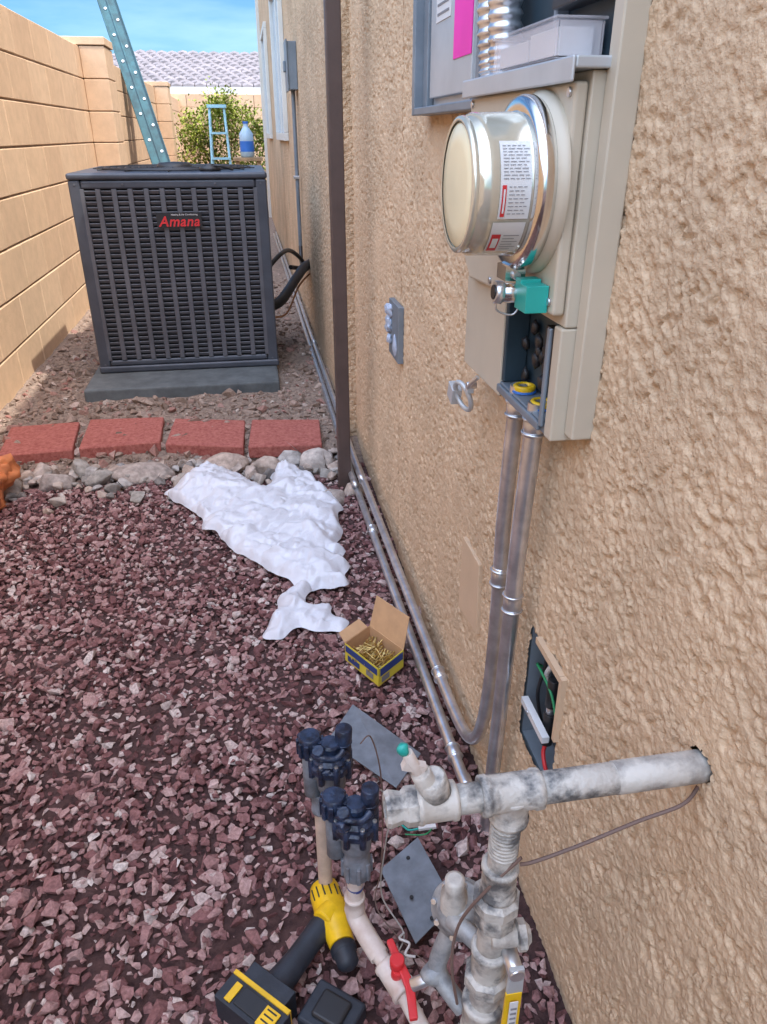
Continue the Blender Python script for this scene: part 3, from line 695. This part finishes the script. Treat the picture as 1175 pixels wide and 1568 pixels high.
mb.bb(t0+.003,t1_-.003,y0_,y0_+.002,z0_+.003,z0_+hT,M_tub); mb.bb(t0+.003,t1_-.003,y1_-.002,y1_,z0_+.003,z0_+hT,M_tub)
mb.bb(t0-.003,t1_+.002,y0_-.003,y1_+.003,z0_+hT+.001,z0_+hT+.004,M_tub)
mb.bb(t0+.006,t1_-.008,y0_+.01,y0_+.10,z0_+.004,z0_+.031,M_white); mb.bb(t0+.006,t1_-.01,y0_+.108,y1_-.008,z0_+.004,z0_+.027,M_label)
mb.build("plastic_container",bevel=.002)

mb=MB(); mb.bb(.392,.408,2.05,2.20,.66,.82,M_gray)
for i in range(9): mb.blob((.390,2.19+random.uniform(-.03,.03),random.uniform(.70,.79)),(.010,.022,.018),M_putty,seed=i+90,amp=.3,sub=2)
mb.blob((.392,2.10,.70),(.006,.03,.03),M_putty,seed=3)
mb.build("utility_box",bevel=.004)

# ---------------------------------------------------------------- gas pipe assembly
gp=empty("gas_pipe")
Y=.49; Z=.678
def fit(mb,a,b,r_,m):
    a=Vector(a);b=Vector(b);L_=(b-a).length
    mb.lathe(a,b-a,[(0,r_*.94),(.001,r_*1.06),(L_*.12,r_*1.08),(L_*.16,r_),(L_*.84,r_),(L_*.88,r_*1.08),(L_-.001,r_*1.06),(L_,r_*.94)],m,24)
mb=MB()
mb.cyl((.44,Y,Z),(.315,Y,Z),.0165,M_galp,24); mb.cyl((.33,Y,Z),(.22,Y,Z),.0158,M_gal,24)
fit(mb,(.240,Y,Z),(.178,Y,Z),.0188,M_gal); fit(mb,(.210,Y,Z+.002),(.210,Y,Z-.036),.0188,M_gal)
mb.cyl((.18,Y,Z),(.15,Y,Z),.0145,M_gal); fit(mb,(.155,Y,Z),(.115,Y,Z),.0180,M_galp)
mb.lathe((.125,Y,Z),(-1,0,0),[(0,.017),(.012,.019),(.02,.019),(.024,.015),(.036,.018),(.040,.016),(.040,.010),(.03,.009)],M_gal,n=8,smooth=False,cap=False)
mb.cyl((.135,Y,Z),(.118,Y-.002,Z+.045),.010,M_galp); mb.cyl((.122,Y,Z+.03),(.105,Y,Z+.070),.0055,M_pvcw); mb.box((.112,Y,Z+.052),(.022,.008,.009),M_pvcw,Matrix.Rotation(.4,3,'Y')); mb.blob((.102,Y,Z+.074),(.0060,.0050,.007),M_teal,sub=2,amp=.2)
mb.cyl((.135,Y,Z+.012),(.128,Y,Z+.035),.015,M_gal)
mb.build("main_run",parent=gp)
mb=MB()
mb.tube([(.209,Y,Z-.03),(.206,Y,.50)],.0145,M_gal,18)
for i in range(9): mb.torus((.208,Y,.634-i*.005),(0,0,1),.0142,.0016,M_gal,n=24,k=6)
fit(mb,(.207,Y,.575),(.207,Y,.53),.0185,M_gal)
mb.lathe((.206,Y,.53),(0,0,-1),[(0,.019),(.004,.026),(.018,.026),(.022,.021),(.03,.023),(.045,.023),(.05,.018)],M_gal,n=8,smooth=False)
mb.cyl((.206,Y,.49),(.205,Y,.42),.016,M_galp)
fit(mb,(.205,Y,.44),(.205,Y,.37),.020,M_gal); mb.lathe((.205,Y,.395),(0,0,-1),[(0,.022),(.003,.027),(.02,.027),(.023,.022)],M_gal,n=8,smooth=False)
mb.cyl((.205,Y,.385),(.203,Y,-.02),.018,M_galp)
fit(mb,(.204,Y,.34),(.204,Y,.27),.024,M_gal)
mb.cyl((.20,Y-.01,.47),(.232,Y-.012,.47),.012,M_galp); mb.lathe((.228,Y-.012,.47),(1,-.1,0),[(0,.012),(.002,.017),(.010,.017),(.012,.013),(.016,.009)],M_gal,n=8,smooth=False)
mb.build("riser",parent=gp)
mb=MB()
mb.prism([(.212,.452,.415),(.230,.452,.415),(.231,.452,.33),(.211,.452,.33)],(0,-.004,0),M_yel); mb.prism([(.216,.446,.405),(.226,.446,.405),(.226,.446,.35),(.216,.446,.35)],(0,-.001,0),M_white)
for i in range(5): mb.box((.221,.4445,.357+i*.009),(.007,.001,.003),M_text)
mb.cyl((.222,.49,.445),(.222,.448,.445),.009,M_steel); mb.prism([(.214,.454,.455),(.230,.454,.455),(.231,.454,.414),(.213,.454,.414)],(0,-.005,0),M_ltgray)
mb.build("shutoff_handle",bevel=.0015,parent=gp)
mb=MB()
mb.cyl((.202,.50,.42),(.175,.545,.415),.011,M_reg)
mb.lathe((.190,.56,.405),(-.25,-.35,.25),[(-.02,.012),(-.018,.033),(-.010,.036),(-.006,.033),(-.002,.037),(.003,.036),(.005,.028),(.02,.023),(.028,.014),(.032,.0)],M_reg,n=32)
for i in range(8):
    a=i*math.pi/4; d_,u_,v_=frame((-.25,-.35,.25)); p_=Vector((.190,.56,.405))+(u_*math.cos(a)+v_*math.sin(a))*.032; mb.cyl(p_-d_*.014,p_+d_*.008,.004,M_steel,n=6)
mb.lathe((.180,.555,.455),(0,0,1),[(-.04,.016),(-.01,.016),(0,.012),(.015,.012),(.017,.008)],M_galp,n=16)
mb.tube(spl([(.185,.56,.38),(.17,.56,.33),(.165,.55,.30),(.19,.52,.27)]),.012,M_reg)
mb.blob((.160,.55,.30),(.018,.014,.014),M_reg,sub=2,amp=.2); mb.cyl((.165,.55,.30),(.13,.55,.285),.008,M_steel)
mb.build("regulator",parent=gp)
mb=MB()
mb.tube(spl([(.41,.485,.655),(.385,.47,.650),(.34,.47,.635),(.28,.468,.615),(.235,.47,.598),(.222,.475,.590)]),.0021,M_wireb,n=8)
mb.tube(spl([(.222,.475,.60),(.19,.48,.55),(.17,.50,.47),(.165,.5,.40),(.175,.5,.32)]),.0018,M_wireb,n=8)
mb.build("bonding_wire",parent=gp)

# ---------------------------------------------------------------- irrigation valves
def valve(name,x,y,zt):
    e_=empty(name); mb=MB(); b0=zt-.16
    mb.lathe((x,y,b0-.02),(0,0,1),[(0,.0185),(.004,.0215),(.04,.0215),(.044,.019),(.06,.019),(.065,.023),(.08,.023),(.105,.026)],M_vgray,n=16)
    for k_ in range(8):
        a=k_*math.pi/4; mb.box((x+.0215*math.cos(a),y+.0215*math.sin(a),b0+.002),(.006,.006,.034),M_vgray,Matrix.Rotation(a,3,'Z'))
    mb.cyl((x-.03,y+.012,b0+.02),(x-.03,y+.012,b0+.12),.014,M_vgray); mb.tube([(x-.03,y+.012,b0+.07),(x,y,b0+.07)],.014,M_vgray)
    mb.build("body",bevel=.001,parent=e_)
    mb=MB()
    mb.lathe((x,y,b0+.085),(0,0,1),[(0,.030),(.004,.034),(.014,.034),(.018,.030),(.026,.031),(.032,.026),(.034,.018),(.048,.017),(.052,.014)],M_navy,n=12,smooth=False)
    for k_ in range(8):
        a=k_*math.pi/4+.2; q_=(x+.031*math.cos(a),y+.031*math.sin(a)); mb.cyl((*q_,b0+.075),(*q_,b0+.110),.0058,M_navy,n=6); mb.cyl((*q_,b0+.110),(*q_,b0+.114),.0035,M_steel,n=6)
    mb.cyl((x+.020,y+.004,b0+.11),(x+.023,y+.004,b0+.158),.0135,M_navy,n=14); mb.torus((x+.021,y+.004,b0+.13),(0,0,1),.0135,.0016,M_navy,n=16,k=5)
    mb.cyl((x-.012,y-.010,b0+.11),(x-.020,y-.016,b0+.138),.010,M_navy,n=10)
    mb.tube(spl([(x-.03,y,b0+.12),(x-.02,y-.02,b0+.128),(x+.005,y-.024,b0+.124),(x+.02,y-.015,b0+.13)]),.005,M_navy,n=8)
    for k_ in range(10):
        a=k_*.628; mb.box((x-.03+.018*math.cos(a),y+.012+.018*math.sin(a),b0+.124),(.007,.007,.028),M_navy,Matrix.Rotation(a,3,'Z'))
    mb.cyl((x-.03,y+.012,b0+.106),(x-.03,y+.012,b0+.144),.018,M_navy,n=14)
    for k_ in range(5): mb.blob((x+random.uniform(-.03,.03),y+random.uniform(-.025,.02),b0+random.uniform(.09,.13)),(.010,.010,.008),M_navy,seed=k_,amp=.4)
    mb.build("bonnet",bevel=.0012,parent=e_)
    return e_
v1=valve("irrigation_valve",.062,.86,.435)
mb=MB(); mb.tube([(.045,.875,-.02),(.045,.875,.29)],.0125,M_pvc,18); fit(mb,(.045,.875,.25),(.045,.875,.295),.016,M_vgray); mb.build("riser",parent=v1)
v2=valve("irrigation_valve",.088,.76,.41)
mb=MB()
mb.tube([(.086,.76,.24),(.083,.757,.175)],.0125,M_pvcw,18); fit(mb,(.083,.757,.185),(.083,.757,.150),.0155,M_pvcw)
mb.tube(spl([(.083,.757,.165),(.084,.75,.145),(.095,.725,.135),(.112,.69,.128)],6),.0155,M_pvcw,18)
mb.tube([(.095,.725,.136),(.135,.64,.125),(.20,.50,.06),(.23,.42,.0)],.0122,M_pvcw,18)
fit(mb,(.118,.678,.1285),(.14,.63,.1225),.018,M_pvcw)
for (p_,d_) in (((.0845,.7585,.205),(0,0,1)),): mb.lathe(Vector(p_),Vector(d_),[(-.003,.0127),(.003,.0127)],M_boxb,n=18,cap=False)
mb.build("riser",parent=v2)
mb=MB(); mb.cyl((.130,.652,.13),(.132,.648,.158),.009,M_red); 
mb.prism([(.122,.690,.158),(.132,.693,.158),(.152,.625,.150),(.148,.580,.146),(.136,.580,.146),(.138,.622,.150)],(0,0,.008),M_red); mb.cyl((.132,.655,.155),(.132,.655,.172),.011,M_red)
mb.build("shutoff_handle",bevel=.002,parent=v2)
mb=MB()
mb.tube(spl([(.12,.77,.40),(.15,.80,.33),(.145,.83,.2),(.14,.84,.06),(.17,.79,.02),(.15,.74,.03),(.18,.70,.02)]),.0014,M_wire,n=6)
mb.tube(spl([(.11,.86,.40),(.13,.88,.39),(.145,.87,.3),(.145,.87,.1),(.13,.85,.03),(.15,.80,.02),(.20,.72,.03)]),.0013,M_wireb,n=6)
mb.tube(spl([(.17,.79,.02),(.16,.775,.03),(.175,.765,.028),(.165,.75,.025),(.18,.74,.03)]),.0022,M_white,n=6)
mb.tube(spl([(.20,1.0,.03),(.24,1.02,.035),(.27,1.0,.03),(.25,.97,.035),(.21,.98,.03)]),.0016,M_green,n=6)
mb.tube(spl([(.18,1.05,.03),(.21,1.0,.03),(.22,.985,.034),(.24,.985,.035)]),.0022,M_teal,n=6)
mb.box((.255,.985,.035),(.035,.008,.006),M_white)
mb.build("control_wires")

# ---------------------------------------------------------------- cover plates on gravel
mb=MB()
q=[(.15,.915,.024),(.232,.965,.034),(.268,.82,.030),(.186,.765,.022)]
mb.prism(q,(0,0,.0025),M_plate)
for (x,y) in[(.205,.925),(.222,.80),(.195,.845)]: mb.cyl((x,y,.031),(x,y,.0345),.0035,M_black,n=10)
mb.build("cover_plate",bevel=.0008)
mb=MB(); mb.prism([(.155,1.34,.05),(.285,1.18,.03),(.215,1.10,.024),(.085,1.25,.034)],(0,0,.003),M_plate)
mb.build("cover_plate",bevel=.0008)

# ---------------------------------------------------------------- drill
dr=empty("cordless_drill")
mb=MB(); zc=.048
a=Vector((.040,.885,zc)); bb_=Vector((.062,.765,zc)); d=(bb_-a).normalized()
mb.lathe(a,d,[(0,.015),(.003,.024),(.02,.028),(.06,.029),(.085,.027),(.1,.023),(.118,.021)],M_yel,n=24)
mb.build("housing",parent=dr)
mb=MB()
mb.lathe(a-d*.002,d,[(0,.012),(.001,.0235),(.006,.0245)],M_dark,n=20)
for k_ in range(6):
    an=k_*.4-1.0; p=a+d*.03+Vector((math.sin(an)*.0285,0,math.cos(an)*.0285)); mb.box(p,(.0025,.022,.003),M_black,Matrix.Rotation(math.atan2(-d.x,d.y),3,'Z'))
mb.lathe(a+d*.118,d,[(0,.018),(.004,.022),(.014,.022),(.016,.019),(.034,.018),(.040,.012),(.042,.006)],M_dark,n=16)
h0=a+d*.06; h1=Vector((-.055,.715,.045)); mb.tube(spl([h0+Vector((0,0,-.002)),h0+(h1-h0)*.3+Vector((.002,.004,0)),h0+(h1-h0)*.65,h1]),[.026-.006*math.sin(i/24*math.pi) for i in range(25)],M_dark,16)
hd=(h1-h0).normalized(); ang=math.atan2(hd.y,hd.x); Rz=Matrix.Rotation(ang,3,'Z')
mb.box(h1+hd*.006,(.026,.085,.060),M_dark,Rz); mb.box(h1+hd*.045,(.045,.115,.062),M_dark,Rz)
mb.box(h1+hd*.045+Vector((0,0,.0325)),(.03,.05,.003),M_black,Rz)
mb.build("grip_and_battery",bevel=.006,seg=3,parent=dr)
mb=MB(); mb.tube(spl([h0+Vector((0,0,.012)),h0+(h1-h0)*.18+Vector((0,0,.014))]),[.020]*8+[.016],M_yel,14)
mb.box(h1+hd*.023+Vector((0,0,.002)),(.007,.112,.064),M_yel,Rz); mb.box(h1+hd*.048+Vector((.0,0,.0335))+Rz@Vector((0,.035,0)),(.03,.026,.003),M_yel,Rz)
mb.box(h1+hd*.048+Vector((.0,0,.0335))+Rz@Vector((0,-.035,0)),(.03,.012,.003),M_yel,Rz)
for i in range(3): mb.box(h1+hd*(.038+i*.008)+Vector((0,0,.0352))+Rz@Vector((0,.035,0)),(.0025,.018,.001),M_black,Rz)
mb.build("yellow_trim",bevel=.002,parent=dr)
mb=MB(); Rz=Matrix.Rotation(.9,3,'Z'); mb.box((.033,.668,.030),(.070,.085,.040),M_dark,Rz); mb.box((.033,.668,.053),(.045,.05,.010),M_black,Rz); mb.build("tool_battery",bevel=.006,seg=3)

# ---------------------------------------------------------------- camera, light
cam=bpy.data.cameras.new("camera"); cam.sensor_fit='VERTICAL'; cam.sensor_height=36; cam.lens=26.0; cam.clip_start=.02; cam.clip_end=500
co=bpy.data.objects.new("camera",cam); C.objects.link(co); co.location=(0,0,1.25)
co.rotation_euler=(math.radians(90-27.07),0,math.radians(-9.68)); bpy.context.scene.camera=co
sv=Vector((1,-.7,2.3)).normalized()
sun=bpy.data.lights.new("sun",'SUN'); sun.energy=5.0; sun.angle=math.radians(.53); sun.color=(1,.95,.87)
so=bpy.data.objects.new("sun",sun); C.objects.link(so); so.rotation_euler=sv.to_track_quat('Z','Y').to_euler()
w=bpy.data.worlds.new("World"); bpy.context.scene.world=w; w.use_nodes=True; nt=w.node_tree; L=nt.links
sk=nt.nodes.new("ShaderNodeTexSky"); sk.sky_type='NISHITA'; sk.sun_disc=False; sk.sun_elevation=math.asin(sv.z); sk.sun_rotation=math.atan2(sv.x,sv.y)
sk.air_density=1.0; sk.dust_density=.6
tc=nt.nodes.new("ShaderNodeTexCoord")
# unseen overhead sky brightened and warmed as added fill for shade; bluer near horizon
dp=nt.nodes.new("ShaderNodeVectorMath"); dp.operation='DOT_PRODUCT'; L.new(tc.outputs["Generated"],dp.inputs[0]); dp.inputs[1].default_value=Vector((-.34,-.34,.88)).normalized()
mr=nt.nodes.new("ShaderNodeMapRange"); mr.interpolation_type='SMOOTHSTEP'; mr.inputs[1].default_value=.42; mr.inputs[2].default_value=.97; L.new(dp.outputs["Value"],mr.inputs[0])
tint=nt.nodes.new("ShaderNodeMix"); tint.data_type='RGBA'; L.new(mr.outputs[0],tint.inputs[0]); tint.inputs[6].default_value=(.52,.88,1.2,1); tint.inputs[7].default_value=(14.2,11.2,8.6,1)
cn=nt.nodes.new("ShaderNodeTexNoise"); cn.inputs["Scale"].default_value=3.0; cn.inputs["Detail"].default_value=7
mp=nt.nodes.new("ShaderNodeMapping"); mp.inputs["Scale"].default_value=(1,1,5); L.new(tc.outputs["Generated"],mp.inputs[0]); L.new(mp.outputs[0],cn.inputs["Vector"])
cm=nt.nodes.new("ShaderNodeMapRange"); cm.inputs[1].default_value=.50; cm.inputs[2].default_value=.72; cm.inputs[3].default_value=0; cm.inputs[4].default_value=2.2; L.new(cn.outputs["Fac"],cm.inputs[0])
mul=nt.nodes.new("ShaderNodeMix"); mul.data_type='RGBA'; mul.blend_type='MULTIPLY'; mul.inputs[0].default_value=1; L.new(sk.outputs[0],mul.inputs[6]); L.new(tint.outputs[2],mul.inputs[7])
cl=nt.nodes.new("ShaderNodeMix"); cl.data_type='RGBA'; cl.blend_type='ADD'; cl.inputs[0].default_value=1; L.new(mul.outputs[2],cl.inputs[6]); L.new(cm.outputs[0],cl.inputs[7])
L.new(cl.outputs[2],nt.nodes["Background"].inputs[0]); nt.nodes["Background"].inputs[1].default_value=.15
sc=bpy.context.scene; sc.view_settings.view_transform='Standard'; sc.view_settings.look='None'; sc.view_settings.exposure=0
